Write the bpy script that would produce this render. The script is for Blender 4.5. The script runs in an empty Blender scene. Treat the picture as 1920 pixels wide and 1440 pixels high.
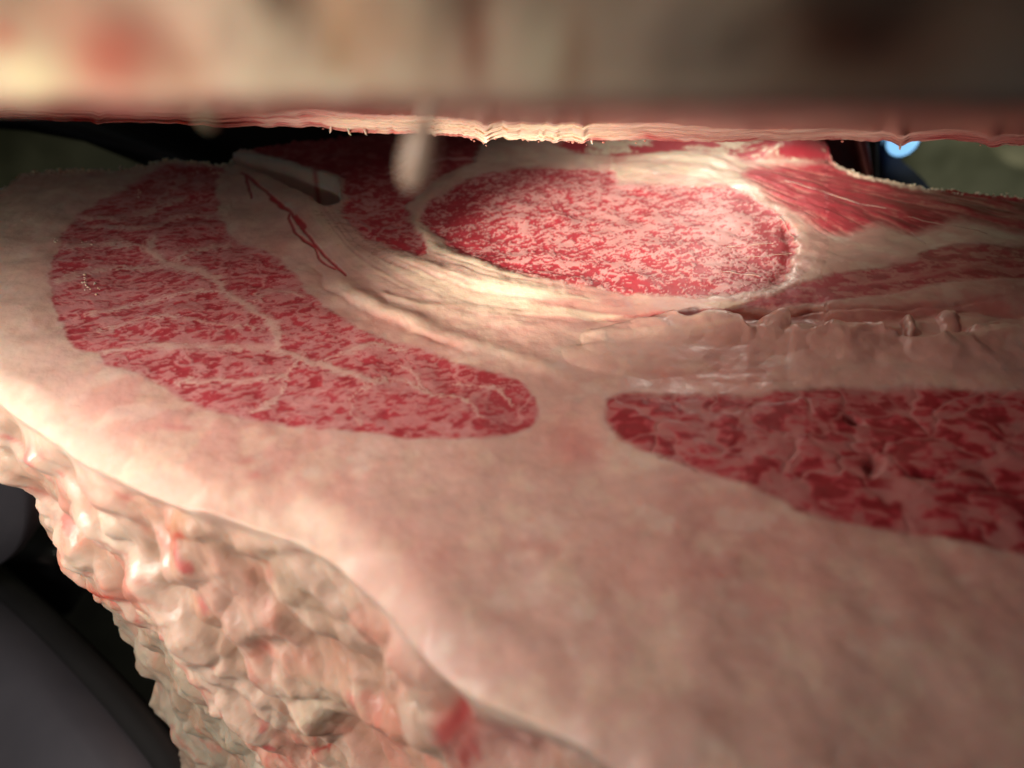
import bpy, math, random
import numpy as np

H = 0.2                       # camera height above the cut face, metres
F_PX = 960 / math.tan(math.radians(35))
PITCH = math.radians(35)
CP, SP = math.cos(PITCH), math.sin(PITCH)
S = bpy.context.scene
C = S.collection

# ---------------------------------------------------------------- camera
cam_d = bpy.data.cameras.new('camera')
cam = bpy.data.objects.new('camera', cam_d)
C.objects.link(cam)
cam.location = (0, 0, H)
cam.rotation_euler = (math.pi / 2 - PITCH, 0, 0)
cam_d.sensor_width = 36
cam_d.angle = math.radians(70)
cam_d.clip_start = 0.005
cam_d.clip_end = 50
cam_d.dof.use_dof = True
cam_d.dof.focus_distance = 2.12 * H
cam_d.dof.aperture_fstop = 4.2
S.camera = cam

# ---------------------------------------------------------------- world and lamps
w = bpy.data.worlds.new('World')
S.world = w
w.use_nodes = True
w.node_tree.nodes['Background'].inputs['Color'].default_value = (0.75, 0.8, 0.85, 1)
w.node_tree.nodes['Background'].inputs['Strength'].default_value = 0.04
S.view_settings.view_transform = 'Standard'
S.view_settings.look = 'None'
S.view_settings.exposure = 0.0
S.view_settings.gamma = 1.0


def aim(o, target):
    from mathutils import Vector
    d = Vector(target) - o.location
    o.rotation_euler = d.to_track_quat('-Z', 'Y').to_euler()


def area(name, loc, target, size, power, col, spread=180):
    l = bpy.data.lights.new(name, 'AREA')
    l.shape = 'DISK'
    l.size = size
    l.energy = power
    l.color = col
    l.spread = math.radians(spread)
    o = bpy.data.objects.new(name, l)
    C.objects.link(o)
    o.location = loc
    aim(o, target)
    return o


def spot(name, loc, target, power, angle, blend, radius, col):
    l = bpy.data.lights.new(name, 'SPOT')
    l.energy = power
    l.spot_size = math.radians(angle)
    l.spot_blend = blend
    l.shadow_soft_size = radius
    l.color = col
    o = bpy.data.objects.new(name, l)
    C.objects.link(o)
    o.location = loc
    aim(o, target)
    return o


# soft room light from the front left, low warm beam from the left that slips through the gap
area('room_lamp', (-2.3 * H, -0.45 * H, 1.55 * H), (-1.25 * H, 1.15 * H, -0.25 * H), 0.8 * H, 1.72, (1.0, 0.885, 0.80), 86)
lb = spot('low_beam', (-4.0 * H, -2.45 * H, 1.78 * H), (0.36 * H, 2.28 * H, 0.06 * H), 370, 11.0, 1.0, 0.10 * H, (1.0, 0.87, 0.73))
lb.scale = (1.0, 0.58, 1.0)
spot('torch_beam', (1.15 * H, 3.9 * H, 0.9 * H), (0.65 * H, 2.80 * H, 0.0), 1.7, 76, 1.0, 0.08 * H, (1.0, 0.86, 0.74))
spot('side_beam', (-2.6 * H, -2.0 * H, 1.4 * H), (-0.58 * H, 0.5 * H, 0.95 * H), 34.0, 17, 1.0, 0.15 * H, (1.0, 0.87, 0.72))  # added spot, brightens the left end of the upper block's front
eb = spot('edge_beam', (-3.3 * H, -1.3 * H, 0.60 * H), (-0.12 * H, 2.0 * H, 0.43 * H), 44, 13, 1.0, 0.05 * H, (1.0, 0.87, 0.74))  # added spot, lights the torn lip that the low beam misses
eb.scale = (1.0, 0.22, 1.0)
area('far_fill_left', (-5.0 * H, 4.6 * H, 2.2 * H), (-4.4 * H, 5.6 * H, -0.6 * H), 0.5 * H, 0.28, (1.0, 0.95, 0.6), 120)  # unseen fill added to brighten the left of the back wall
area('far_fill', (3.4 * H, 4.6 * H, 2.2 * H), (3.0 * H, 5.6 * H, -0.6 * H), 0.5 * H, 2.0, (1.0, 0.97, 0.80), 120)  # unseen fill added to brighten the right of the back wall

# ---------------------------------------------------------------- numeric helpers
rng = np.random.default_rng(7)
random.seed(5)
_T = rng.random((256, 256)).astype(np.float32)


def vn(x, y, seed=0):
    """value noise 0..1"""
    x = x + seed * 17.31
    y = y + seed * 9.77
    xi = np.floor(x)
    yi = np.floor(y)
    fx = x - xi
    fy = y - yi
    xi = xi.astype(np.int64) & 255
    yi = yi.astype(np.int64) & 255
    fx = fx * fx * fx * (fx * (fx * 6 - 15) + 10)
    fy = fy * fy * fy * (fy * (fy * 6 - 15) + 10)
    x1 = (xi + 1) & 255
    y1 = (yi + 1) & 255
    a = _T[xi, yi]
    b = _T[x1, yi]
    c = _T[xi, y1]
    d = _T[x1, y1]
    return (a * (1 - fx) + b * fx) * (1 - fy) + (c * (1 - fx) + d * fx) * fy


def fbm(x, y, o=4, seed=0, g=0.5):
    s = 0.0
    a = 1.0
    t = 0.0
    for i in range(o):
        ca, sa = math.cos(0.7 * i), math.sin(0.7 * i)
        s = s + a * vn((x * ca - y * sa) * 2 ** i, (x * sa + y * ca) * 2 ** i, seed + i * 3)
        t += a
        a *= g
    return s / t


def ridge(x, y, o=3, seed=0):
    s = 0.0
    a = 1.0
    t = 0.0
    for i in range(o):
        n = 1 - np.abs(vn(x * 2 ** i, y * 2 ** i, seed + i * 5) * 2 - 1)
        s = s + a * n
        t += a
        a *= 0.5
    return s / t


_Wx = rng.random((128, 128)).astype(np.float32)
_Wy = rng.random((128, 128)).astype(np.float32)


def worley(x, y, seed=0):
    """distance to nearest, second nearest and a random id of the nearest cell"""
    x = x + seed * 7.3
    y = y + seed * 3.9
    xi = np.floor(x).astype(np.int64)
    yi = np.floor(y).astype(np.int64)
    d1 = np.full(x.shape, 9.0)
    d2 = np.full(x.shape, 9.0)
    idn = np.zeros(x.shape)
    for dx in (-1, 0, 1):
        for dy in (-1, 0, 1):
            cx = xi + dx
            cy = yi + dy
            px = cx + _Wx[cx & 127, cy & 127]
            py = cy + _Wy[cx & 127, cy & 127]
            d = np.hypot(px - x, py - y)
            m = d < d1
            d2 = np.where(m, d1, np.minimum(d2, d))
            idn = np.where(m, _T[cx & 255, cy & 255], idn)
            d1 = np.where(m, d, d1)
    return d1, d2, idn


def ss(a, b, x):
    t = np.clip((x - a) / (b - a), 0, 1)
    return t * t * (3 - 2 * t)


def plane_pt(u, v, z=0.0):
    """photo pixel (1920 wide) to the point at height z that it shows, in units of H"""
    a = (u - 960) / F_PX
    b = (720 - v) / F_PX
    dy = CP + b * SP
    dz = -SP + b * CP
    t = (z - 1.0) / dz
    return a * t, dy * t


def depth_pt(u, v, Y):
    """photo pixel to the point at depth Y along the ground (units of H)"""
    a = (u - 960) / F_PX
    b = (720 - v) / F_PX
    dy = CP + b * SP
    dz = -SP + b * CP
    t = Y / dy
    return a * t, Y + 0 * t, 1 + dz * t


def proj(x, y, z):
    zz = z - 1.0
    dep = y * CP - zz * SP
    up = y * SP + zz * CP
    return 960 + F_PX * x / dep, 720 - F_PX * up / dep


def sd_poly(U, V, pts, pad=80):
    """signed distance (px), positive inside; -999 far away"""
    P = np.array(pts, float)
    out = np.full(U.shape, -999.0)
    bb = (U > P[:, 0].min() - pad) & (U < P[:, 0].max() + pad) & (V > P[:, 1].min() - pad) & (V < P[:, 1].max() + pad)
    u = U[bb]
    v = V[bb]
    d = np.full(u.shape, 1e9)
    ins = np.zeros(u.shape, bool)
    n = len(P)
    for i in range(n):
        ax, ay = P[i]
        bx, by = P[(i + 1) % n]
        ex, ey = bx - ax, by - ay
        L = ex * ex + ey * ey + 1e-9
        t = np.clip(((u - ax) * ex + (v - ay) * ey) / L, 0, 1)
        d = np.minimum(d, (u - ax - t * ex) ** 2 + (v - ay - t * ey) ** 2)
        if ay != by:
            c = ((ay > v) != (by > v)) & (u < (bx - ax) * (v - ay) / (by - ay) + ax)
            ins ^= c
    d = np.sqrt(d)
    out[bb] = np.where(ins, d, -d)
    return out


def d_line(U, V, pts, pad=60):
    """distance (px) to a polyline"""
    P = np.array(pts, float)
    out = np.full(U.shape, 999.0)
    bb = (U > P[:, 0].min() - pad) & (U < P[:, 0].max() + pad) & (V > P[:, 1].min() - pad) & (V < P[:, 1].max() + pad)
    u = U[bb]
    v = V[bb]
    d = np.full(u.shape, 1e9)
    for i in range(len(P) - 1):
        ax, ay = P[i]
        bx, by = P[i + 1]
        ex, ey = bx - ax, by - ay
        L = ex * ex + ey * ey + 1e-9
        t = np.clip(((u - ax) * ex + (v - ay) * ey) / L, 0, 1)
        d = np.minimum(d, (u - ax - t * ex) ** 2 + (v - ay - t * ey) ** 2)
    out[bb] = np.sqrt(d)
    return out


def end_fade(U, V, pts, f=.22):
    """1 along a line, falling smoothly to 0 at both of its ends"""
    P = np.array(pts, float)
    a, b = P[0], P[-1]
    e = b - a
    t = ((U - a[0]) * e[0] + (V - a[1]) * e[1]) / (e @ e)
    return ss(0, f, t) * ss(1, 1 - f, t)


def smooth_pts(pts, n=6, closed=False):
    """Catmull-Rom resampling"""
    P = [np.array(p, float) for p in pts]
    out = []
    m = len(P)
    rg = range(m) if closed else range(m - 1)
    for i in rg:
        if closed:
            p0, p1, p2, p3 = P[i - 1], P[i], P[(i + 1) % m], P[(i + 2) % m]
        else:
            p0, p1, p2, p3 = P[max(i - 1, 0)], P[i], P[i + 1], P[min(i + 2, m - 1)]
        for k in range(n):
            t = k / n
            out.append(0.5 * ((2 * p1) + (-p0 + p2) * t + (2 * p0 - 5 * p1 + 4 * p2 - p3) * t * t + (-p0 + 3 * p1 - 3 * p2 + p3) * t ** 3))
    if not closed:
        out.append(P[-1])
    return np.array(out)


# ---------------------------------------------------------------- object helpers
def tag(o, label=None, cat=None, group=None, kind=None):
    if label:
        o['label'] = label
    if cat:
        o['category'] = cat
    if group:
        o['group'] = group
    if kind:
        o['kind'] = kind
    return o


def empty(name, loc):
    o = bpy.data.objects.new(name, None)
    C.objects.link(o)
    o.location = loc
    o.empty_display_size = 0.05
    return o


def link(name, me, mat, parent=None):
    o = bpy.data.objects.new(name, me)
    C.objects.link(o)
    me.materials.append(mat)
    if parent:
        o.parent = parent
        o.location = -np.array(parent.location)
    return o


def quad_mesh(name, co, quads, col=None, normals=None, wet=None):
    me = bpy.data.meshes.new(name)
    nv, nf = len(co), len(quads)
    me.vertices.add(nv)
    me.vertices.foreach_set('co', np.ascontiguousarray(co, np.float32).ravel())
    me.loops.add(nf * 4)
    me.loops.foreach_set('vertex_index', np.ascontiguousarray(quads, np.int32).ravel())
    me.polygons.add(nf)
    me.polygons.foreach_set('loop_start', np.arange(0, nf * 4, 4, dtype=np.int32))
    me.polygons.foreach_set('use_smooth', np.ones(nf, bool))
    me.update(calc_edges=True)
    if col is not None:
        a = me.color_attributes.new('tint', 'FLOAT_COLOR', 'POINT')
        c4 = np.ones((nv, 4), np.float32)
        c4[:, :3] = col
        a.data.foreach_set('color', c4.ravel())
    if wet is not None:
        a = me.attributes.new('wet', 'FLOAT', 'POINT')
        a.data.foreach_set('value', np.ascontiguousarray(wet, np.float32))
    if normals is not None:
        me.normals_split_custom_set_from_vertices(normals)
    return me


def grid_normals(P):
    du = np.gradient(P, axis=1)
    dv = np.gradient(P, axis=0)
    n = np.cross(du, dv)
    n /= (np.linalg.norm(n, axis=2, keepdims=True) + 1e-12)
    return n


def grid_quads(nr, nc):
    i = np.arange(nr - 1)[:, None]
    j = np.arange(nc - 1)[None, :]
    a = i * nc + j
    return np.stack([a, a + 1, a + nc + 1, a + nc], -1).reshape(-1, 4)


def sub_mesh(name, P, quads, N, col, wet):
    used = np.unique(quads)
    remap = np.zeros(len(P), np.int64)
    remap[used] = np.arange(len(used))
    return quad_mesh(name, P[used], remap[quads], col[used], N[used], wet[used])


def tube(name, pts, radii, mat, parent=None, seg=10, col=None, jitter=0.0, cap=True):
    P = np.array(pts, float)
    R = np.array(radii, float)
    n = len(P)
    T = np.gradient(P, axis=0)
    T /= np.linalg.norm(T, axis=1, keepdims=True) + 1e-12
    ref = np.array([0, 0, 1.0]) if abs(T[0, 2]) < 0.8 else np.array([1.0, 0, 0])
    vs = []
    for i in range(n):
        a = np.cross(T[i], ref)
        a /= np.linalg.norm(a)
        b = np.cross(T[i], a)
        for k in range(seg):
            th = 2 * math.pi * k / seg
            r = R[i] * (1 + jitter * (random.random() - 0.5))
            vs.append(P[i] + r * (a * math.cos(th) + b * math.sin(th)))
    fs = []
    for i in range(n - 1):
        for k in range(seg):
            fs.append((i * seg + k, i * seg + (k + 1) % seg, (i + 1) * seg + (k + 1) % seg, (i + 1) * seg + k))
    fs = [tuple(f) for f in fs]
    if cap:
        fs.append(tuple(range(seg)))
        fs.append(tuple(reversed([(n - 1) * seg + k for k in range(seg)])))
    me = bpy.data.meshes.new(name)
    me.from_pydata([tuple(v) for v in vs], [], fs)
    me.polygons.foreach_set('use_smooth', np.ones(len(fs), bool))
    if col is not None:
        a = me.color_attributes.new('tint', 'FLOAT_COLOR', 'POINT')
        a.data.foreach_set('color', np.tile(np.array([*col, 1.0], np.float32), len(vs)))
        a = me.attributes.new('wet', 'FLOAT', 'POINT')
        a.data.foreach_set('value', np.full(len(vs), 0.5, np.float32))
    return link(name, me, mat, parent)


# ---------------------------------------------------------------- materials
def flesh_material(name, sss=0.35, rough=0.42, bump=0.35, fine=900.0, coat=0.25, vary=0.14, spec=.45):
    m = bpy.data.materials.new(name)
    m.use_nodes = True
    nt = m.node_tree
    N = nt.nodes
    L = nt.links
    bs = N['Principled BSDF']
    at = N.new('ShaderNodeAttribute')
    at.attribute_name = 'tint'
    wt = N.new('ShaderNodeAttribute')
    wt.attribute_name = 'wet'
    tc = N.new('ShaderNodeTexCoord')
    n1 = N.new('ShaderNodeTexNoise')
    n1.inputs['Scale'].default_value = fine
    n1.inputs['Detail'].default_value = 4
    n2 = N.new('ShaderNodeTexNoise')
    n2.inputs['Scale'].default_value = fine * 0.22
    n2.inputs['Detail'].default_value = 5
    for n in (n1, n2):
        L.new(tc.outputs['Object'], n.inputs['Vector'])
    mr = N.new('ShaderNodeMapRange')
    mr.inputs[1].default_value = 0.25
    mr.inputs[2].default_value = 0.75
    mr.inputs[3].default_value = 1 - vary
    mr.inputs[4].default_value = 1 + vary * 0.8
    L.new(n2.outputs['Fac'], mr.inputs[0])
    mul = N.new('ShaderNodeVectorMath')
    mul.operation = 'SCALE'
    L.new(at.outputs['Color'], mul.inputs[0])
    L.new(mr.outputs[0], mul.inputs['Scale'])
    L.new(mul.outputs[0], bs.inputs['Base Color'])
    # roughness: wet patches are shinier
    r1 = N.new('ShaderNodeMath')
    r1.operation = 'MULTIPLY_ADD'
    r1.inputs[1].default_value = 0.35
    r1.inputs[2].default_value = rough - 0.16
    L.new(n2.outputs['Fac'], r1.inputs[0])
    r2 = N.new('ShaderNodeMath')
    r2.operation = 'MULTIPLY_ADD'
    r2.inputs[1].default_value = -0.2
    L.new(wt.outputs['Fac'], r2.inputs[0])
    L.new(r1.outputs[0], r2.inputs[2])
    r2.use_clamp = True
    L.new(r2.outputs[0], bs.inputs['Roughness'])
    b1 = N.new('ShaderNodeBump')
    b1.inputs['Strength'].default_value = bump
    b1.inputs['Distance'].default_value = 0.0006
    add = N.new('ShaderNodeMath')
    add.operation = 'MULTIPLY_ADD'
    add.inputs[1].default_value = 2.5
    L.new(n2.outputs['Fac'], add.inputs[0])
    L.new(n1.outputs['Fac'], add.inputs[2])
    L.new(add.outputs[0], b1.inputs['Height'])
    L.new(b1.outputs['Normal'], bs.inputs['Normal'])
    bs.inputs['Subsurface Weight'].default_value = sss
    bs.inputs['Subsurface Radius'].default_value = (1.0, 0.35, 0.22)
    bs.inputs['Subsurface Scale'].default_value = 0.005
    bs.inputs['Specular IOR Level'].default_value = spec
    bs.inputs['Coat Weight'].default_value = coat
    bs.inputs['Coat Roughness'].default_value = 0.22
    L.new(b1.outputs['Normal'], bs.inputs['Coat Normal'])
    return m


def plain_material(name, c1, c2=None, scale=20, rough=0.6, metal=0.0, bump=0.0, emit=None, detail=5, stretch=(1, 1, 1), coat=0.0):
    m = bpy.data.materials.new(name)
    m.use_nodes = True
    nt = m.node_tree
    N = nt.nodes
    L = nt.links
    bs = N['Principled BSDF']
    tc = N.new('ShaderNodeTexCoord')
    mp = N.new('ShaderNodeMapping')
    mp.inputs['Scale'].default_value = stretch
    L.new(tc.outputs['Object'], mp.inputs['Vector'])
    n = N.new('ShaderNodeTexNoise')
    n.inputs['Scale'].default_value = scale
    n.inputs['Detail'].default_value = detail
    L.new(mp.outputs['Vector'], n.inputs['Vector'])
    cr = N.new('ShaderNodeValToRGB')
    cr.color_ramp.elements[0].position = 0.35
    cr.color_ramp.elements[1].position = 0.68
    cr.color_ramp.elements[0].color = (*c1, 1)
    cr.color_ramp.elements[1].color = (*(c2 or c1), 1)
    L.new(n.outputs['Fac'], cr.inputs['Fac'])
    L.new(cr.outputs['Color'], bs.inputs['Base Color'])
    bs.inputs['Roughness'].default_value = rough
    bs.inputs['Metallic'].default_value = metal
    bs.inputs['Coat Weight'].default_value = coat
    if bump:
        b = N.new('ShaderNodeBump')
        b.inputs['Strength'].default_value = bump
        b.inputs['Distance'].default_value = 0.01
        L.new(n.outputs['Fac'], b.inputs['Height'])
        L.new(b.outputs['Normal'], bs.inputs['Normal'])
    if emit:
        bs.inputs['Emission Color'].default_value = (*emit[0], 1)
        bs.inputs['Emission Strength'].default_value = emit[1]
    return m


M_flesh = flesh_material('marbled_beef_flesh', rough=.58, bump=.14, coat=.04, vary=.05, spec=.32)
M_fat = flesh_material('beef_fat', sss=0.6, rough=0.47, bump=0.18, fine=700, coat=0.07, vary=0.06)
M_outer = flesh_material('outer_beef_fat', sss=0.6, rough=0.52, bump=0.3, fine=500, coat=0.10, vary=0.08)

FAT = np.array([0.64, 0.425, 0.355])
FATP = np.array([0.62, 0.32, 0.27])        # pinker fat
CREAM = np.array([0.74, 0.61, 0.46])
MARB = np.array([0.62, 0.325, 0.305])        # thin fat inside muscle
RED = np.array([0.44, 0.032, 0.052])
DEEP = np.array([0.22, 0.010, 0.014])
PINK = np.array([0.52, 0.12, 0.11])


def mix(a, b, t):
    t = np.asarray(t)[..., None]
    return a * (1 - t) + b * t


# ================================================================ LOWER PIECE
NC, NT, NW = 1080, 520, 270
uu = np.linspace(-60, 2150, NC)
near = smooth_pts([(-60, 690), (0, 742), (60, 778), (200, 868), (330, 925), (450, 955), (560, 985), (650, 1045), (720, 1110), (790, 1195), (870, 1262), (1000, 1330), (1150, 1415), (1400, 1560), (1800, 1720), (2150, 1830)])
v1 = np.interp(uu, near[:, 0], near[:, 1])
far_pts = [(-60, 425), (-30, 380), (0, 352), (38, 326), (60, 321), (130, 318), (200, 316), (270, 311), (300, 303), (340, 302), (375, 306), (415, 310), (428, 305), (433, 291), (450, 279), (520, 267), (600, 262), (640, 256), (700, 250), (1480, 250), (1535, 262), (1546, 276), (1552, 292), (1566, 308), (1590, 318), (1640, 332), (1730, 352), (1800, 361), (1870, 369), (1920, 372), (2150, 392)]
fp = np.array(far_pts, float)
v0 = np.interp(uu, fp[:, 0], fp[:, 1])
frag = (fbm(uu / 9, uu * 0 + 3, 3, 4) - 0.5) * 7 + (vn(uu / 26, uu * 0 + 8, 6) - 0.5) * 5
v0 = v0 + frag * np.where((uu > 700) & (uu < 1500), 0, 1) * 0.9
tt = np.linspace(0, 1, NT)[:, None] ** 1.6
U = np.broadcast_to(uu[None, :], (NT, NC)).copy()
V = v0[None, :] + (v1 - v0)[None, :] * tt
X, Y = plane_pt(U, V)

# --- organic warp of the authoring coordinates
wu = (fbm(X * 7, Y * 7, 3, 1) - 0.5) * 26 + (fbm(X * 28, Y * 28, 3, 2) - 0.5) * 12
wv = (fbm(X * 7, Y * 7, 3, 11) - 0.5) * 12 + (fbm(X * 28, Y * 28, 3, 12) - 0.5) * 6
UW = U + wu
VW = V + wv

mus = {}
mus['A'] = smooth_pts([(300, 316), (360, 308), (420, 313), (413, 350), (416, 400), (440, 440), (500, 470), (560, 528), (620, 585), (690, 628), (780, 655), (900, 690), (965, 708), (1004, 742), (1006, 785), (962, 815), (890, 829), (780, 828), (640, 812), (520, 795), (430, 780), (350, 748), (280, 715), (200, 690), (188, 664), (140, 655), (118, 610), (92, 565), (90, 520), (112, 465), (150, 405), (220, 358)], 5, True)
mus['B'] = smooth_pts([(783, 400), (800, 380), (840, 358), (907, 328), (973, 317), (1073, 314), (1140, 323), (1160, 341), (1207, 345), (1273, 347), (1363, 352), (1430, 383), (1473, 410), (1486, 440), (1486, 480), (1478, 517), (1447, 536), (1397, 549), (1330, 555), (1273, 552), (1190, 552), (1107, 541), (1007, 527), (940, 507), (873, 474), (820, 444), (792, 420)], 5, True)
mus['C'] = smooth_pts([(470, 268), (600, 240), (905, 240), (890, 290), (830, 330), (775, 372), (762, 395), (780, 430), (800, 462), (788, 482), (760, 478), (700, 455), (662, 432), (645, 400), (648, 360), (630, 330), (570, 308), (500, 292), (470, 282)], 5, True)
mus['D'] = smooth_pts([(1045, 240), (1570, 240), (1570, 300), (1520, 305), (1450, 303), (1392, 305), (1340, 292), (1290, 287), (1210, 297), (1130, 292), (1060, 282)], 5, True)
mus['E'] = smooth_pts([(1384, 326), (1410, 310), (1470, 308), (1550, 300), (1640, 320), (1740, 335), (1920, 350), (2200, 370), (2200, 474), (1990, 452), (1900, 440), (1850, 428), (1790, 420), (1750, 428), (1720, 436), (1680, 432), (1640, 426), (1605, 437), (1565, 438), (1505, 416), (1440, 378), (1400, 348)], 5, True)
mus['F'] = smooth_pts([(1385, 571), (1440, 553), (1530, 523), (1620, 503), (1715, 490), (1735, 470), (1800, 458), (1870, 458), (2000, 462), (2200, 466), (2200, 560), (2000, 540), (1920, 526), (1800, 533), (1700, 545), (1600, 560), (1500, 573)], 5, True)
mus['G'] = smooth_pts([(1134, 765), (1150, 737), (1280, 737), (1400, 739), (1500, 732), (1600, 722), (1700, 727), (1800, 735), (1920, 736), (2200, 748), (2200, 1085), (1990, 1062), (1880, 1042), (1760, 1015), (1620, 990), (1500, 970), (1462, 945), (1410, 915), (1300, 885), (1220, 855), (1150, 810)], 5, True)
SD = {k: sd_poly(UW, VW, p) for k, p in mus.items()}

Z = np.zeros_like(X)
col = np.broadcast_to(FAT, X.shape + (3,)).copy()
wet = np.full(X.shape, 0.25)

# --- base fat colour variation
big = fbm(X * 3.1, Y * 3.1, 4, 21)
med = fbm(X * 14, Y * 14, 4, 22)
col = mix(col, FATP, np.clip(ss(0.42, 0.66, big) * 0.6 + .75 * ss(1000, 1500, U + (big - .5) * 600) * ss(760, 640, V), 0, 1))
col = mix(col, CREAM, ss(0.52, 0.72, med) * 0.35)
saw = fbm(X * 5 + Y * 2, Y * 46 - X * 12, 3, 23)
col = col * (1 + (saw - .5)[..., None] * .07)
blot = fbm(X * 22, Y * 30, 3, 24)
col = mix(col, np.array([.50, .26, .20]), ss(.62, .78, blot) * .22)
col = mix(col, np.array([.72, .62, .52]), ss(.60, .74, fbm(X * 12 + 4, Y * 12, 4, 25)) * .35)
left_cream = ss(160, -20, U) * ss(300, 420, V)
col = mix(col, CREAM * np.array([1.0, 0.95, 0.98]), left_cream * 0.55)
Z += (fbm(X * 4, Y * 4, 3, 31) - 0.5) * 0.03 + (fbm(X * 18, Y * 18, 4, 32) - 0.5) * 0.0045

# pinkish islands on the near fat and small red nicks
for (cx, cy, rx, ry, s) in [(465, 862, 16, 8, .5), (482, 890, 15, 8, .6), (520, 878, 18, 7, .25), (345, 803, 14, 6, .5), (320, 800, 12, 5, .35), (1470, 660, 120, 16, .3), (1340, 1075, 60, 12, .2), (1090, 840, 60, 30, .45), (1060, 800, 50, 40, .3), (700, 610, 90, 25, .2), (1180, 590, 90, 30, .35), (90, 770, 22, 9, .5)]:
    g = np.exp(-(((UW - cx) / rx) ** 2 + ((VW - cy) / ry) ** 2))
    col = mix(col, PINK, g * s)

# --- the diagonal bands of fat and sinew: streaks that follow the seam
band = smooth_pts([(425, 320), (470, 390), (545, 470), (640, 545), (760, 590), (900, 615), (1060, 610), (1250, 575), (1450, 560), (1530, 480), (1480, 400), (1400, 345), (1300, 312), (1180, 303), (1060, 300), (930, 305), (850, 335), (790, 372)])
db = d_line(U, V, band, 130)
nb = ss(110, 50, db)
# streak coordinate: distance from the curve through the lower side of the ribeye
core = smooth_pts([(640, 380), (700, 440), (800, 490), (930, 535), (1100, 562), (1300, 575), (1450, 556), (1510, 500), (1505, 440), (1440, 375), (1340, 325), (1180, 300)])
dc = d_line(U, V, core, 160)
swp = fbm(X * 2.0, Y * 2.0, 2, 44) * 5
st = vn(dc / 11 + swp * .6, U / 190 + dc / 30, 41) * 0.55 + vn(dc / 5 + swp, U / 120 + dc / 22, 42) * 0.37 + vn(dc / 2.4 + swp, U / 90 - dc / 18, 43) * 0.08
inb = ss(95, 20, dc) * (dc < 900) * (1 - .75 * ss(1330, 1450, U))
col = mix(col, CREAM * 1.03, inb * ss(0.40, 0.70, st) * 0.9)  # pale fat streaks, with their bright highlights painted into the colour
col = mix(col, FATP * 0.92, inb * ss(0.45, 0.2, st) * 0.35)
wet += inb * .7 * ss(1250, 1000, U)
Z += inb * (st - 0.5) * 0.0055 * ss(1350, 1000, U)
ridges = [
    ([(690, 470), (760, 492), (850, 518), (960, 545), (1060, 560)], 9, 0.020, .5),
    ([(600, 500), (680, 560), (760, 598), (830, 622)], 12, 0.022, .45),
    ([(640, 545), (720, 590), (820, 622), (930, 655), (1060, 700), (1100, 725)], 10, 0.014, .35),
    ([(700, 545), (780, 572), (850, 570)], 5, 0.012, .5),
    ([(430, 318), (500, 345), (560, 385), (610, 430), (680, 480)], 16, 0.022, .1),
    ([(800, 440), (860, 478), (950, 515), (1080, 540)], 9, 0.007, .3),
    ([(770, 385), (790, 430), (830, 470)], 7, 0.012, .3),
    ([(1500, 400), (1512, 450), (1505, 505), (1490, 525), (1420, 560)], 11, 0.003, .0),
    ([(1130, 330), (1200, 322), (1290, 318), (1360, 330)], 10, 0.007, .5),
    ([(1180, 300), (1290, 295), (1330, 300), (1380, 318)], 6, 0.012, .4),
    ([(960, 800), (1010, 800), (1060, 770), (1090, 735)], 8, 0.008, .0),
    ([(1105, 735), (1110, 760), (1135, 810)], 10, 0.004, .12),
    ([(900, 300), (1000, 296), (1130, 298)], 9, 0.012, .2),
    ([(780, 380), (830, 345), (890, 315)], 6, 0.010, .1),
]
for pts, wd, hh, cr in ridges:
    d = d_line(UW * .6 + U * .4, VW * .6 + V * .4, smooth_pts(pts), 50)
    ef = end_fade(U, V, pts)
    g = np.exp(-(d / wd) ** 2) * ef
    Z += ef * np.exp(-(d / (wd * 1.5)) ** 2) * hh * .42
    col = mix(col, CREAM * 1.05, g * cr)
    wet += g * 0.25
# creases (dark thin folds)
for pts, wd, hh in [([(560, 470), (640, 560), (760, 620), (900, 668)], 6, .006),
                    ([(1060, 592), (1200, 590), (1390, 578)], 3, .008),
                    
                    ([(1400, 590), (1500, 582), (1650, 576), (1920, 560)], 3, .010), ([(1130, 690), (1300, 700), (1480, 705)], 6, .004)]:
    d = d_line(UW, VW, smooth_pts(pts), 40)
    g = np.exp(-(d / wd) ** 2) * end_fade(U, V, pts)
    Z -= g * hh * .5
    col = mix(col, PINK * 0.9, g * 0.2)

# --- fat lumps across the right middle
lumps = [(1180, 624, 90, 30, .014), (1255, 610, 70, 22, .026), (1330, 612, 62, 24, .022), (1372, 618, 46, 20, .026), (1443, 614, 34, 20, .044), (1468, 636, 84, 18, .020),
         (1560, 634, 60, 22, .030), (1604, 642, 66, 24, .040), (1668, 660, 84, 18, .022), (1700, 606, 14, 22, .024), (1752, 662, 70, 16, .016), (1775, 598, 24, 20, .018),
         (1800, 652, 90, 28, .034), (1890, 640, 90, 32, .036), (1990, 636, 100, 32, .036), (2100, 640, 100, 34, .036), (1230, 655, 170, 26, .014), (1420, 668, 180, 28, .010), (1650, 682, 240, 28, .010), (1850, 682, 180, 28, .010)]
lz = np.zeros_like(Z)
for cx, cy, rx, ry, hh in lumps:
    q = 1 - (((U + wu * 1.3 - cx) / rx) ** 2 + (np.where(VW < cy, (VW - cy) / (ry * .75), (VW - cy) / (ry * 1.9))) ** 2)
    q = np.clip(q, 0, None)
    lz = lz + np.exp(150 * hh * q ** 0.7 * (1 + (med - .5) * .4)) - 1
lz = np.log(1 + lz) / 150 * .75
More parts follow.
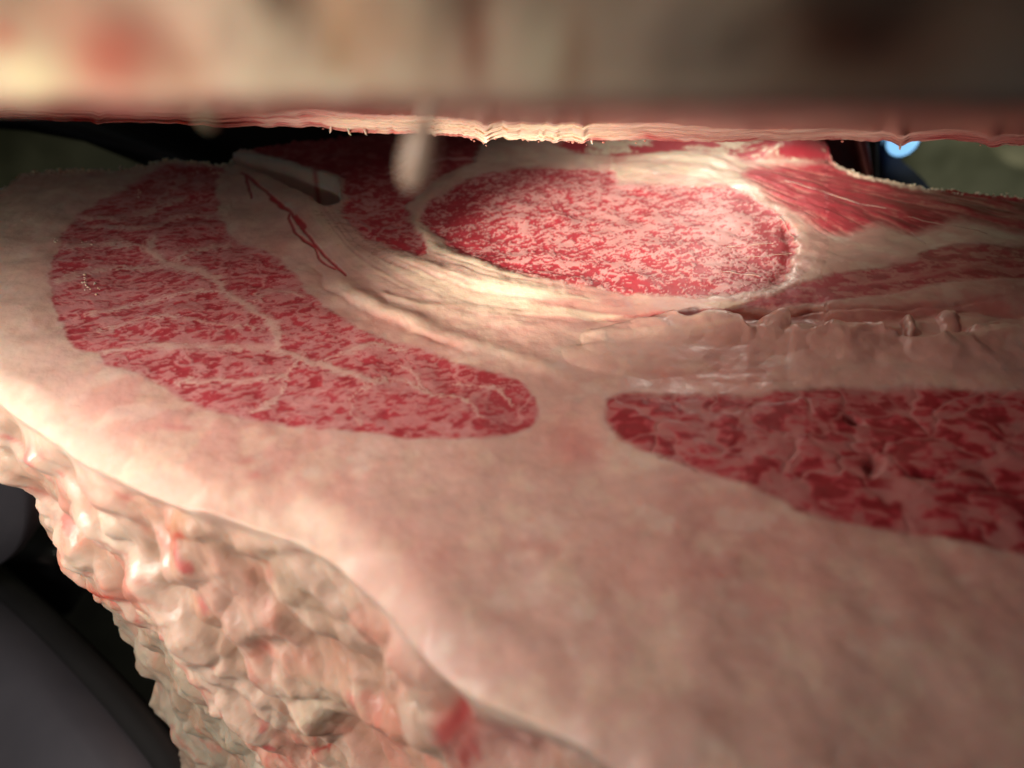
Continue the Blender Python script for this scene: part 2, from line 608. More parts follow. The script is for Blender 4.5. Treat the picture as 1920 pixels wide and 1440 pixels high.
tc = smooth_pts([(1060, 668), (1085, 640), (1110, 622), (1160, 602), (1230, 594), (1285, 601), (1330, 597), (1378, 604), (1402, 626), (1425, 612), (1445, 604), (1472, 608), (1484, 628), (1510, 636), (1535, 630), (1560, 618), (1600, 615), (1638, 622), (1656, 640), (1700, 644), (1745, 648), (1782, 642), (1812, 624), (1865, 612), (1920, 606), (2000, 598), (2150, 596)], 6)
vc = np.interp(U[0], tc[:, 0], tc[:, 1])[None, :] + (fbm(X * 16, Y * 16, 2, 33) - .5) * 14
dv_ = VW * .3 + V * .7 - vc
onr = ss(1090, 1260, U)
lz += onr * ss(-3, 5, dv_) * np.exp(-np.clip(dv_, 0, None) / 42) * .024 * (.55 + .6 * ss(.35, .62, fbm(X * 9, Y * 9, 2, 35)))
vc2 = np.interp(U[0], [1060, 1150, 1260, 1330, 1400, 1480, 1560, 1640, 1700, 1800, 1900, 2150], [664, 668, 664, 652, 668, 664, 668, 676, 668, 690, 676, 680])[None, :] + (fbm(X * 22, Y * 22, 2, 34) - .5) * 22
dv2 = V - vc2
lz += onr * ss(-10, 14, dv2) * np.exp(-np.clip(dv2, 0, None) / 34) * .0015
Z += lz * 1.0
lm = ss(0, .02, lz)
col = mix(col, FAT * np.array([1.02, 1.03, 1.03]), lm * .5)
# furrow behind the lumps and floating strands
fur = d_line(U, VW, smooth_pts([(1380, 588), (1500, 590), (1600, 598), (1700, 590), (1800, 580), (1960, 590), (2150, 600)]), 50)
Z -= np.exp(-(fur / 13) ** 2) * 0.018 * (1 - lm)
col = mix(col, PINK, np.exp(-(fur / 15) ** 2) * 0.45 * (1 - lm))

# ---------------- muscles
fib = fbm(X * 60, Y * 22, 3, 51)
fibj = fbm(X * 55, Y * 70, 3, 52)


def soft(k, a=-2.5, b=4.0):
    return ss(a, b, SD[k] + (fibj - .5) * 5)




def paint(k, red_amt, deep_amt, base=MARB, edge=4.0):
    """red_amt 0..1 how much lean at each point"""
    global col
    m = soft(k, -4, edge + 2)
    c = mix(np.broadcast_to(base, X.shape + (3,)), RED, red_amt)
    c = mix(c, DEEP, deep_amt)
    col = mix(col, c, m)


# A: large curved muscle, coarse fat septa, fine combed grain
fx = X * 9.0 + (fbm(X * 9, Y * 9, 3, 61) - .5) * 1.3
fy = Y * 8.0 + (fbm(X * 9, Y * 9, 3, 62) - .5) * 1.3
d1, d2, cid = worley(fx, fy, 2)
e_cell = d2 - d1
d1b, d2b, cidb = worley(fx * 2.1 + 5, fy * 2.1, 5)
e2 = d2b - d1b
f_lo = X * 40
f_hi = Y * 40
warp = (fbm(X * 30, Y * 30, 3, 63) - .5) * 1.6
r_f = 1 - np.abs(vn(X * 46 + warp, Y * 62 + warp, 64) * 2 - 1)
r_g = 1 - np.abs(vn(X * 90 + warp * 2, Y * 110 - warp, 65) * 2 - 1)
n_p = fbm(X * 22, Y * 26, 4, 66)
wa1 = (fbm(X * 16, Y * 16, 3, 67) - .5) * 2.2
s1 = fbm(X * 36 + wa1 + Y * 9, Y * 70 - X * 12 + wa1, 3, 68, .6)
s2 = fbm(X * 90 + wa1, Y * 150 - X * 20, 2, 69)
redA = ss(.42, .58, s1 * .60 + s2 * .40 + (n_p - .5) * .30)
redA = .30 + .70 * redA
redA = np.clip(redA + ss(1006 - 420, 1006, U) * .25 * ss(600, 760, V), 0, 1)
lob = fbm(X * 8 + Y * 2 + wa1 * .2, Y * 13 - X * 3 + wa1 * .3, 3, 60)
lobr = 1 - np.abs(lob * 2 - 1)
redA *= (1 - .62 * ss(.90, .985, lobr)) * (.80 + .2 * ss(.0, .10, e_cell))
sept = [
    ([(280, 453), (292, 480), (333, 500), (400, 520), (425, 552), (467, 577), (520, 617), (518, 650), (567, 672), (640, 697), (690, 722)], 11),
    ([(110, 467), (217, 463), (290, 472)], 6), ([(150, 413), (233, 407), (300, 385), (360, 372)], 5), ([(420, 407), (350, 403), (283, 427), (180, 428)], 5),
    ([(432, 453), (367, 470), (333, 490)], 7), ([(100, 530), (187, 507), (260, 500), (330, 498)], 5), ([(420, 548), (340, 552), (233, 573), (160, 590)], 5),
    ([(190, 662), (290, 656), (400, 650), (520, 648)], 8), ([(480, 565), (515, 545), (570, 560)], 5), ([(180, 620), (300, 600), (420, 612), (520, 618)], 4),
    ([(640, 697), (600, 680), (700, 655), (760, 660)], 5), ([(560, 672), (540, 700), (470, 715), (400, 712), (330, 720)], 6), ([(545, 700), (520, 745), (480, 775)], 6),
    ([(690, 722), (760, 710), (800, 735), (870, 755), (900, 790)], 5), ([(800, 735), (780, 700), (740, 690)], 4), ([(850, 720), (930, 730), (960, 760)], 4), ([(690, 722), (660, 760), (680, 800)], 4),
    ([(350, 330), (320, 360), (280, 400)], 4)]
sA = np.zeros_like(X)
for pts, wd in sept:
    d = d_line(UW + (s1 - .5) * 26, VW + (s2 - .5) * 12 + (s1 - .5) * 8, smooth_pts(pts), 40)
    sA = np.maximum(sA, ss(wd * 1.25, wd * .1, d * (0.5 + 1.2 * med)) * (.62 + .38 * ss(.36, .52, s1 * .5 + med * .5) if wd < 10 else 1))
redA *= 1 - sA * .95
paint('A', redA * .92, ss(.6, 1, redA) * ss(.55, .7, n_p) * .35, base=mix(np.broadcast_to(MARB, X.shape + (3,)), np.array([.66, .44, .37]), sA))
Z += soft('A', 4, 14) * (redA - .5) * -0.0012

# B: ribeye, fine wormy islands of lean in pale fat
wx = (fbm(X * 26, Y * 26, 3, 71) - .5) * 2.2
wy = (fbm(X * 26, Y * 26, 3, 72) - .5) * 2.2
r1 = 1 - np.abs(vn(X * 62 + wx, Y * 40 + wy, 73) * 2 - 1)
r2 = 1 - np.abs(vn(X * 118 - wx, Y * 74 + wy, 74) * 2 - 1)
cl = fbm(X * 23, Y * 12, 3, 75)
cl2 = fbm(X * 46 + wx * .6, Y * 30, 3, 76)
bx, by = (U - 1150) / 330, (V - 430) / 118
rad = np.sqrt(bx * bx + by * by)
dens = .05 + .17 * ss(.6, 1.0, rad) - .16 * np.exp(-(((U - 1330) / 120) ** 2 + ((V - 430) / 50) ** 2)) - .12 * np.exp(-(((U - 1080) / 60) ** 2 + ((V - 375) / 22) ** 2)) + .05 * ss(960, 800, U)
wb1 = (fbm(X * 26, Y * 26, 3, 77) - .5) * 3.2
b1 = fbm(X * 48 + wb1 - Y * 9, Y * 64 + wb1 * 1.3, 3, 78, .62)
b2 = fbm(X * 120 - wb1, Y * 120 + wb1, 2, 79)
colm = vn(X * 13 + (cl - .5) * 2, Y * 3.2, 70) - .5
redB = ss(.545, .60, b1 * .66 + b2 * .34 + colm * .13 + (cl - .5) * .16 + dens * .42 + .026)
soft_b = ss(.44, .60, b1 * .8 + b2 * .2 + dens * .3)
redB = np.clip(redB * .92 + soft_b * .16, 0, 1)
paint('B', redB * .95, ss(.7, 1.0, redB) * ss(.5, .66, cl2) * .25, base=np.array([.65, .315, .30]))
Z -= (fbm(X * 18, Y * 18, 4, 32) - 0.5) * 0.0035 * soft('B')
Z += soft('B', -10, 20) * (-.004) + soft('B', -2, 3) * (redB * -0.0012)
# dark red hollow along the right rim
hol = np.exp(-(d_line(UW, VW, smooth_pts([(1470, 430), (1480, 470), (1472, 510), (1450, 528)]), 50) / 9) ** 2)
Z -= hol * .007
col = mix(col, DEEP * 1.4, hol * .45 * soft('B'))

# C: dark muscle beside the spine
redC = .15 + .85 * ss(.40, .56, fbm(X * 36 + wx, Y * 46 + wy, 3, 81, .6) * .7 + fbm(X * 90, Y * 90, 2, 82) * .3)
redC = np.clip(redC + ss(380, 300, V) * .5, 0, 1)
sC = np.zeros_like(X)
for pts, wd in [([(650, 420), (700, 395), (760, 385)], 5), ([(700, 455), (720, 425), (775, 400)], 3), ([(890, 290), (800, 300), (720, 320)], 4)]:
    sC = np.maximum(sC, ss(wd, 1, d_line(UW, VW, smooth_pts(pts), 20)))
redC *= 1 - .7 * sC
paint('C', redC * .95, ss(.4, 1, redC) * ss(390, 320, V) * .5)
Z += soft('C', -6, 8) * -.006

# D: far strip, chunky marbling
rD = ss(.32, .54, fbm(X * 10 + wx * .2, Y * 9, 4, 91) + (r1 - .6) * .25)
paint('D', rD, rD * .15, base=CREAM * .95)
# E: fan muscle with long streaks running to the right
ang = np.arctan2(V - 250, U - 1180)
rr = np.hypot(U - 1180, (V - 250) * 2)
stE = fbm(ang * 70, rr / 110, 4, 101) * .6 + fbm(ang * 160, rr / 60, 3, 102) * .4
fineE = 1 - np.abs(vn(X * 60 + wx, Y * 40, 103) * 2 - 1)
redE = ss(.38, .56, stE + (fineE - .6) * .16 + .06 + .06 * ss(1700, 1920, U))
paint('E', redE * .95, ss(.5, 1, redE) * ss(1520, 1760, U) * ss(.45, .6, stE) * .9, base=np.array([.54, .16, .14]), edge=13)
Z += soft('E', -4, 8) * ((stE - .5) * .010)
# F
redF = ss(.40, .66, fbm(X * 20 + Y * 6, Y * 30 - X * 6, 4, 111) + (fineE - .6) * .3 + .05)
fF = d_line(UW, VW, smooth_pts([(1640, 525), (1740, 515), (1800, 500), (1900, 505), (2050, 500)]), 30)
redF *= 1 - .7 * ss(7, 2, fF)
paint('F', redF * .85 + .12, redF * ss(.5, .62, n_p) * .45, base=np.array([.55, .2, .18]))
Z += soft('F', -4, 6) * (-.003)
# thin lean line running left of F
dl = d_line(UW, VW, smooth_pts([(1070, 592), (1160, 590), (1260, 584), (1390, 574)]), 20)
col = mix(col, RED, ss(5, 1.5, dl + (med - .5) * 5) * .6 * ss(1080, 1280, U))

# G: near muscle, coarse chunks
gx = X * 8.6 + (fbm(X * 10, Y * 10, 3, 121) - .5) * 1.4
gy = Y * 9.5 + (fbm(X * 10, Y * 10, 3, 122) - .5) * 1.4
g1, g2, gid = worley(gx, gy, 9)
ge = g2 - g1
g1b, g2b, _ = worley(gx * 2.3 + 3, gy * 2.3, 12)
gn = fbm(X * 26, Y * 26, 4, 123)
gb = fbm(X * 25 + (fbm(X * 30, Y * 30, 2, 124) - .5) * 1.2, Y * 34, 3, 125, .6)
redG = (.25 + .75 * ss(.32, .56, gb)) * (.2 + .8 * ss(.0, .26, ge + (gb - .5) * .3))
paint('G', redG * .95, redG * ss(.45, .66, gb) * .8, base=np.array([.44, .18, .165]), edge=9)
Z += soft('G', -10, 14) * (ss(.0, .3, ge) * .002 - .003)
for cx, cy, rx, ry in [(1600, 782, 16, 7), (1740, 898, 34, 9), (1640, 872, 12, 18)]:
    g = np.exp(-(((UW - cx) / rx) ** 2 + ((VW - cy) / ry) ** 2))
    Z -= g * .016
    col = mix(col, DEEP * .7, g * .7)

# --- vessel in the seam between the large muscle and the notch
ves = [([(455, 328), (480, 344), (510, 368), (548, 402), (562, 425), (585, 455), (600, 470), (625, 492), (650, 515)], 2.4), ([(462, 335), (470, 352), (473, 368)], 2), ([(545, 405), (550, 430), (568, 452), (592, 466)], 2.5), ([(558, 412), (570, 428)], 6), ([(590, 462), (600, 485), (628, 500)], 1.5), ([(510, 372), (540, 395)], 3.5)]
vs_m = np.zeros_like(X)
for pts, wd in ves:
    d = d_line(U + wu * .3, V + wv * .3, smooth_pts(pts), 20)
    vs_m = np.maximum(vs_m, ss(wd + 1.5, wd * .4, d))
col = mix(col, RED * np.array([.95, .8, .8]), vs_m * .95)
Z -= vs_m * .003
wet += vs_m * .4
# small ring vessel
dr = np.abs(np.hypot((UW - 789), (VW - 477) * 1.5) - 9)
col = mix(col, RED, ss(4, 1.5, dr) * .8)

# --- notch beside the feather bone: steep sided pit with white bone wall
back_line = [(432, 290), (470, 292), (520, 303), (570, 316), (610, 326), (634, 342), (638, 366)]
pit = smooth_pts(back_line, 4).tolist() + smooth_pts([(636, 380), (612, 389), (596, 385), (575, 366), (520, 338), (470, 318), (432, 306)], 4).tolist()
sdp = sd_poly(U + wu * .15, V + wv * .15, pit, 40)
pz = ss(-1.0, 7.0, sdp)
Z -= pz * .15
rim = ss(-14, 0, sdp) * (1 - pz)
bone = np.array([.80, .72, .62])
dback = d_line(U, V, back_line, 40)
col = mix(col, bone, ss(18, 7, dback) * ss(-3, 1, sdp))
col = mix(col, bone * .9, ss(13, 4, dback) * ss(-12, -4, sdp) * ss(640, 560, U))
red_bone = np.exp(-((U + (V - 320) * .1 - 590) / 5.0) ** 2) * ss(-10, 0, sdp)
col = mix(col, RED, red_bone * .7)
col = mix(col, DEEP * 1.5, ss(8, 16, dback) * ss(2, 6, sdp) * .9)  # floor of the notch: its shade painted in as deep red

# --- raised meat at the far right corner of the gap
Z += .06 * np.exp(-(((U - 1490) / 70) ** 2 + ((V - 285) / 16) ** 2))
# --- pale torn rim of fat along the far right edge
farrim = ss(9, 2, V - v0[None, :] - 1) * ss(1555, 1575, U) * ss(1790, 1700, U)
col = mix(col, CREAM * .9, farrim * .9)
farrimL = ss(7, 1, V - v0[None, :])
col = mix(col, CREAM * .85, farrimL * .6 * ss(430, 380, U))
# crumbly far edge
crumb = fbm(X * 80, Y * 60, 3, 131)
Z += ss(10, 0, V - v0[None, :]) * (crumb - .4) * .018 * np.where((U > 640) & (U < 1540), 0, 1)

# --- round over the near edge
ye = plane_pt(uu, v1)[1][None, :]
dist_e = np.clip((Y - ye), 0, None)
Z -= .040 * np.clip(1 - dist_e / .14, 0, 1) ** 2
lip = ss(.22, .0, dist_e)
col = mix(col, CREAM, lip * .35 * ss(900, 500, U))
Z += lip * (fbm(X * 8, Y * 8, 3, 141, .4) - .5) * .035
wet -= lip * .5

top = np.stack([X, Y, Z], -1)

# ---------------- outer wall, continuing the same grid downwards
ex, ey = plane_pt(uu, v1)
tx = np.gradient(ex)
ty = np.gradient(ey)
k = 41
ker = np.hanning(k)
ker /= ker.sum()
pad = lambda a: np.concatenate([np.full(k // 2, a[0]), a, np.full(k // 2, a[-1])])
nx_, ny_ = ty, -tx
nn = np.hypot(nx_, ny_)
nx_, ny_ = np.convolve(pad(nx_ / nn), ker, 'valid'), np.convolve(pad(ny_ / nn), ker, 'valid')
nn = np.hypot(nx_, ny_)
nx_, ny_ = nx_ / nn, ny_ / nn
sgn = np.sign(-(nx_ * 1 + ny_ * 1).mean())
nx_, ny_ = nx_ * sgn, ny_ * sgn
arc = np.concatenate([[0], np.cumsum(np.hypot(np.diff(ex), np.diff(ey)))])
zw = (np.linspace(0, 1, NW + 1)[1:, None] ** 1.15) * 2.1
AR = np.broadcast_to(arc[None, :], (NW, NC))
DZ = np.broadcast_to(zw, (NW, NC))
WX0 = ex[None, :] + 0 * DZ
WY0 = ey[None, :] + 0 * DZ
WZ0 = top[-1, :, 2][None, :] - DZ
PU, PV = proj(WX0, WY0, WZ0)
# flow coordinates: the folds run down and to the right
s_ = AR - DZ * .75
q_ = DZ + AR * .35
wq = (fbm(s_ * 2.2, q_ * 1.4, 3, 151) - .5) * 1.2
f1 = fbm(s_ * 3.2 + wq, q_ * 1.1 + wq, 4, 152)
f2 = ridge(s_ * 6.5 + wq * 1.5, q_ * 2.6, 3, 153)
f3 = fbm(AR * 8, DZ * 7, 3, 154, .4)
f4 = fbm(s_ * 30, q_ * 20, 3, 155)
fold = fbm(s_ * 9 + wq * .6, q_ * 2.2, 3, 158, .4)
lump_d, _, _ = worley(AR * 5 + wq, DZ * 5.5 + wq, 6)
bulge = .07 * ss(0, .12, DZ) + .05 * np.exp(-((DZ - .5) / .3) ** 2)
l2, _, _ = worley(s_ * 9 + f3 * 1.5, q_ * 7 + f3 * 1.5, 8)
l3, _, _ = worley(s_ * 20 + f3 * 2, q_ * 15 + f3, 10)
off = bulge * .2 - .03 + (f1 - .5) * .06 + (f3 - .5) * .05 + (f4 - .5) * .012 + np.exp(-(l2 / .5) ** 2) * .014 * ss(.35, .6, f2) + np.exp(-(l3 / .45) ** 2) * .008 * ss(.45, .6, f1) + np.exp(-(lump_d / .4) ** 2) * .03 + (fold - .5) * .075 - .010
# recessed lower part below a ridge
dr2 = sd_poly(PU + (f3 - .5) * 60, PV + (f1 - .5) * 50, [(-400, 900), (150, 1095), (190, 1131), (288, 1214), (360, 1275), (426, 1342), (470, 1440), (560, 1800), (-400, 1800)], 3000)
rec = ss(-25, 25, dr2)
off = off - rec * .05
# placed features
feat = [(300, 950, 26, 46, -.10), (330, 985, 24, 24, -.06), (255, 905, 26, 30, .05), (610, 1325, 70, 54, .075), (330, 1150, 60, 40, .06), (350, 1200, 45, 40, .05), (300, 1080, 26, 20, .05), (470, 1030, 60, 22, .06), (560, 1045, 60, 26, -.05), (640, 1080, 50, 40, -.03), (690, 1090, 22, 50, .05), (740, 1200, 30, 70, .05), (700, 1250, 16, 60, -.05), (60, 860, 40, 50, .04), (25, 780, 30, 30, .05), (130, 1080, 26, 60, .05), (240, 1060, 20, 50, -.04), (840, 1340, 30, 60, -.03), (960, 1400, 70, 50, -.04), (480, 1180, 40, 20, .04)]
for cx, cy, rx, ry, a in feat:
    off = off + a * .35 * np.exp(-(((PU - cx) / rx) ** 2 + ((PV - cy) / ry) ** 2))
ramp = ss(0, .10, DZ)
off = off * ramp
cut = ss(.0, .08, DZ)
off -= .0 * cut
WXp = WX0 + nx_[None, :] * off
WYp = WY0 + ny_[None, :] * off
WZp = WZ0 + (f3 - .5) * .01 * ramp
wall = np.stack([WXp, WYp, WZp], -1)
wc = np.broadcast_to(np.array([.50, .365, .285]), wall.shape).copy()
wc = mix(wc, CREAM * np.array([.84, .84, .88]), ss(.5, .72, f3) * .7)
wc = mix(wc, np.array([.46, .25, .19]), ss(.56, .34, f1) * .65)
wc = mix(wc, np.array([.46, .17, .12]), ss(.60, .72, fbm(AR * 7, DZ * 7, 4, 156)) * .6)
wc = mix(wc, np.array([.47, .27, .17]), ss(.50, .28, f2) * .5)
spots = ss(.73, .80, fbm(s_ * 15, q_ * 7, 3, 157))
wc = mix(wc, RED * 1.1, spots * .6)
wc = mix(wc, np.array([.26, .24, .18]), rec * .75)  # shade of the recessed lower part painted in as grey-green
wc = mix(wc, np.array([.34, .21, .14]), ss(.50, .34, fold) * .55)
wc = mix(wc, np.array([.36, .24, .18]), ss(.5, .35, f4) * .3)
for cx, cy, rx, ry, cc, a in [(315, 965, 26, 42, (.55, .27, .13), .75), (335, 1015, 12, 10, (.55, .08, .05), .8), (85, 800, 26, 30, (.62, .22, .14), .5), (190, 935, 40, 30, (.6, .27, .2), .5), (140, 1040, 16, 60, (.66, .26, .17), .5), (200, 1120, 16, 10, (.4, .03, .02), .9), (190, 1110, 28, 14, (.5, .1, .06), .5),
                              (760, 1220, 34, 80, (.62, .22, .16), .65), (700, 1200, 24, 60, (.6, .3, .22), .4), (850, 1370, 16, 40, (.36, .02, .02), .95), (875, 1425, 16, 40, (.36, .02, .02), .8), (960, 1390, 110, 70, (.42, .17, .16), .75), (1015, 1385, 30, 16, (.36, .03, .03), .7), (600, 1410, 12, 5, (.3, .01, .01), .9),
                              (700, 1085, 18, 50, (.72, .68, .55), .8), (560, 1020, 70, 20, (.6, .26, .17), .5), (565, 1160, 10, 6, (.5, .06, .04), .7), (470, 1000, 40, 14, (.72, .38, .24), .5), (610, 1320, 50, 36, (.78, .66, .50), .7), (700, 1350, 60, 40, (.58, .25, .18), .4), (730, 1400, 40, 60, (.6, .2, .15), .5), (130, 770, 60, 14, (.7, .4, .3), .4)]:
    wc = mix(wc, np.array(cc), a * np.exp(-(((PU + (f3 - .5) * 50 - cx) / rx) ** 2 + ((PV + (f4 - .5) * 40 - cy) / ry) ** 2)))
vein = ss(.93, .985, 1 - np.abs(fbm(s_ * 6 + wq, q_ * 2.5, 3, 159, .6) * 2 - 1)) * ss(.5, .6, fbm(AR * 4, DZ * 4, 2, 160))
wc = mix(wc, np.array([.45, .08, .06]), vein * .35)
ww = np.clip(.35 + (f3 - .5) * 2.2, 0, 1)
# blend the wall tint into the lip
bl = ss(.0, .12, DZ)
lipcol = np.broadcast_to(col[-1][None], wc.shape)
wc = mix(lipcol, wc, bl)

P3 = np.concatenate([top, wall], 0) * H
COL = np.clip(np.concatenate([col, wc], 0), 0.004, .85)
WET = np.concatenate([wet, ww], 0)
NRM = grid_normals(P3)
if NRM[100, 500, 2] < 0:
    NRM = -NRM
quads = grid_quads(NT + NW, NC)
# orientation: make quads wind upwards
p = P3.reshape(-1, 3)
q0 = quads[50000]
nrm0 = np.cross(p[q0[1]] - p[q0[0]], p[q0[3]] - p[q0[0]])
if nrm0[2] < 0:
    quads = quads[:, ::-1]
reg = np.zeros((NT + NW, NC), np.int32)
keys = ['A', 'B', 'C', 'D', 'E', 'F', 'G']
for i, kk in enumerate(keys):
    reg[:NT][SD[kk] > 0] = i + 1
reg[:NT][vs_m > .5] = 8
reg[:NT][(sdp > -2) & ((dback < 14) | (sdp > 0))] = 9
lreg = (lz > .012) & (reg[:NT] == 0)
reg[:NT][lreg] = 10
reg[NT + 2:] = 11
rq = reg[:-1, :-1].reshape(-1)

lower = empty('beef_quarter', (0, 2.0 * H, -0.0))
tag(lower, 'lower block of marbled beef with its broad cut face up and lumpy fat side', 'beef')
names = {0: ('seam_fat', M_fat, 'smooth pinkish cream fat between the muscles'),
         1: ('muscle', M_flesh, 'large curved muscle split by coarse white fat seams, on the left'),
         2: ('muscle', M_flesh, 'oval ribeye muscle with fine wormy marbling in the torchlight'),
         3: ('muscle', M_flesh, 'dark shaded muscle behind the hanging strand'),
         4: ('muscle', M_flesh, 'bright red and cream strip of muscle at the far rim'),
         5: ('muscle', M_flesh, 'streaky fan shaped muscle running off to the right'),
         6: ('muscle', M_flesh, 'slender muscle right of the ribeye above the fat lumps'),
         7: ('muscle', M_flesh, 'dark coarse grained muscle nearest the viewer on the right'),
         8: ('blood_vessel', M_flesh, 'thin dark red vessel in the pale fat'),
         9: ('bone', M_fat, 'pale cut feather bone in a dark notch'),
         10: ('fat_lump', M_fat, 'row of rounded fat lumps'),
         11: ('outer_fat', M_outer, 'rough folded outer fat layer, cream with pink patches')}
cP, cN, cC, cW = p, NRM.reshape(-1, 3), COL.reshape(-1, 3), WET.reshape(-1)
for i in range(12):
    qs = quads[rq == i]
    if not len(qs):
        continue
    nm, mt, lb = names[i]
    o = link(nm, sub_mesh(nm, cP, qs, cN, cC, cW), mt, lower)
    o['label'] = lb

# closing skirt of the far and left sides
def skirt(line, inward, depth, rows, nm):
    n = len(line)
    zz = np.linspace(0, depth, rows)[:, None]
    P_ = np.repeat(line[None], rows, 0).copy()
    P_[:, :, 2] -= zz
    jit = (fbm(np.arange(n)[None, :] / 18 + zz * 0, zz * 30 + 0 * line[None, :, 0], 3, 161) - .5) * .05 * H
    jit = jit * ss(0, .1 * H, zz)
    P_[:, :, 0] += inward[0] * (zz * .15 + jit)
    P_[:, :, 1] += inward[1] * (zz * .02 + jit * .3)
    c_ = np.broadcast_to(FAT * .9, P_.shape).reshape(-1, 3)
    nr = grid_normals(P_).reshape(-1, 3)
    me = quad_mesh(nm, P_.reshape(-1, 3), grid_quads(rows, n), c_, None, np.full(rows * n, .3))
    return link(nm, me, M_outer, lower)


o = skirt(P3[0], (0, -1), 2.0 * H, 24, 'back_fat')
o['label'] = 'far side of the block'
o = skirt(P3[:NT, 0], (1, 0), 2.0 * H, 24, 'side_fat')
o['label'] = 'left side of the block'

# crumbs of fat along the torn far edge and on the cut face
def crumbs(name, pts, mat, parent, colr, flat=.8):
    vs, fs = [], []
    base = [(1, 0, 0), (-1, 0, 0), (0, 1, 0), (0, -1, 0), (0, 0, 1), (0, 0, -1), (.6, .6, .6), (-.6, .6, .6), (.6, -.6, .6), (-.6, -.6, .6)]
    fc = [(4, 6, 7), (4, 7, 9), (4, 9, 8), (4, 8, 6), (6, 0, 2), (6, 2, 7), (7, 2, 1), (7, 1, 9), (9, 1, 3), (9, 3, 8), (8, 3, 0), (8, 0, 6), (5, 2, 0), (5, 1, 2), (5, 3, 1), (5, 0, 3)]
    for (x, y, z, r) in pts:
        b = len(vs)
        for v in base:
            k_ = r * (.7 + .6 * random.random())
            vs.append((x + v[0] * k_ * 1.2, y + v[1] * k_, z + v[2] * k_ * flat))
        fs += [tuple(i + b for i in f) for f in fc]
    me = bpy.data.meshes.new(name)
    me.from_pydata(vs, [], fs)
    me.polygons.foreach_set('use_smooth', np.ones(len(fs), bool))
    a = me.color_attributes.new('tint', 'FLOAT_COLOR', 'POINT')
    a.data.foreach_set('color', np.tile(np.array([*colr, 1.0], np.float32), len(vs)))
    a = me.attributes.new('wet', 'FLOAT', 'POINT')
    a.data.foreach_set('value', np.full(len(vs), .2, np.float32))
    o = link(name, me, mat, parent)
    o['kind'] = 'stuff'
    return o


def surf(u, v):
    j = int(np.clip(np.searchsorted(uu, u), 0, NC - 1))
    i = int(np.clip(np.searchsorted(V[:, j], v), 0, NT - 1))
    return P3[i, j]


cp = []
for _ in range(70):
    u = random.uniform(40, 430)
    if random.random() < .55:
        u = random.choice([55, 130, 155, 240, 300, 315, 375, 390, 408]) + random.gauss(0, 10)
    s = surf(u, np.interp(u, fp[:, 0], fp[:, 1]) + random.uniform(-4, 4))
    cp.append((s[0], s[1], s[2] + .004 * H, random.uniform(.003, .011) * H))
for _ in range(50):
    u = random.uniform(1700, 1920)
    s = surf(u, np.interp(u, fp[:, 0], fp[:, 1]) + random.uniform(-3, 4))
    cp.append((s[0], s[1], s[2] + .003 * H, random.uniform(.002, .006) * H))
for (cx, cy, sx, sy, n_) in [(158, 525, 5, 14, 10), (175, 540, 10, 8, 8), (255, 362, 9, 4, 8), (115, 455, 8, 6, 5), (170, 455, 12, 4, 4), (395, 323, 18, 3, 8), (60, 410, 8, 3, 2)]:
    for _ in range(n_):
        s = surf(cx + random.gauss(0, sx), cy + random.gauss(0, sy))
        cp.append((s[0], s[1], s[2] + .001 * H, random.uniform(.0015, .0045) * H))
crumbs('fat_crumb', cp, M_fat, lower, tuple(CREAM))

M_bead = flesh_material('wet_fat_bead', sss=.3, rough=.16, bump=.0, coat=.6, spec=.6)
wp = []
for (cx, cy, sx, sy, n_) in [(215, 868, 14, 6, 10), (345, 945, 14, 8, 8), (368, 950, 10, 6, 6), (455, 925, 14, 8, 6), (350, 860, 20, 6, 6), (665, 975, 10, 6, 3), (900, 1135, 8, 6, 2), (880, 1190, 30, 16, 5), (560, 950, 30, 10, 6), (780, 1100, 8, 6, 2), (1430, 1320, 60, 20, 2), (840, 1260, 40, 20, 5), (30, 770, 20, 8, 6), (700, 1085, 20, 20, 4)]:
    for _ in range(n_):
        s = surf(cx + random.gauss(0, sx), cy + random.gauss(0, sy))
        wp.append((s[0], s[1], s[2] + .0005 * H, random.uniform(.002, .006) * H))


# thin sinew threads lying on the cut
for pts in [[(1708, 428), (1722, 440), (1738, 452)], [(1470, 343), (1540, 362), (1600, 378), (1660, 392)], [(1398, 478), (1440, 476), (1485, 468)], [(1352, 508), (1390, 510), (1425, 513)], [(1360, 460), (1400, 458), (1450, 452)], [(1700, 405), (1790, 425), (1850, 438)], [(395, 322), (420, 326), (436, 330)], [(1455, 405), (1478, 425), (1490, 448)]]:
    pp = smooth_pts(pts, 5)
    P_ = [surf(a, b) + np.array([0, 0, .001 * H + .0015 * H * math.sin(i)]) for i, (a, b) in enumerate(pp)]
    n_ = len(P_)
    tube('sinew', P_, [.0015 * H * (1 - .6 * abs(i / n_ - .5)) for i in range(n_)], M_fat, lower, 6, (.5, .3, .25))

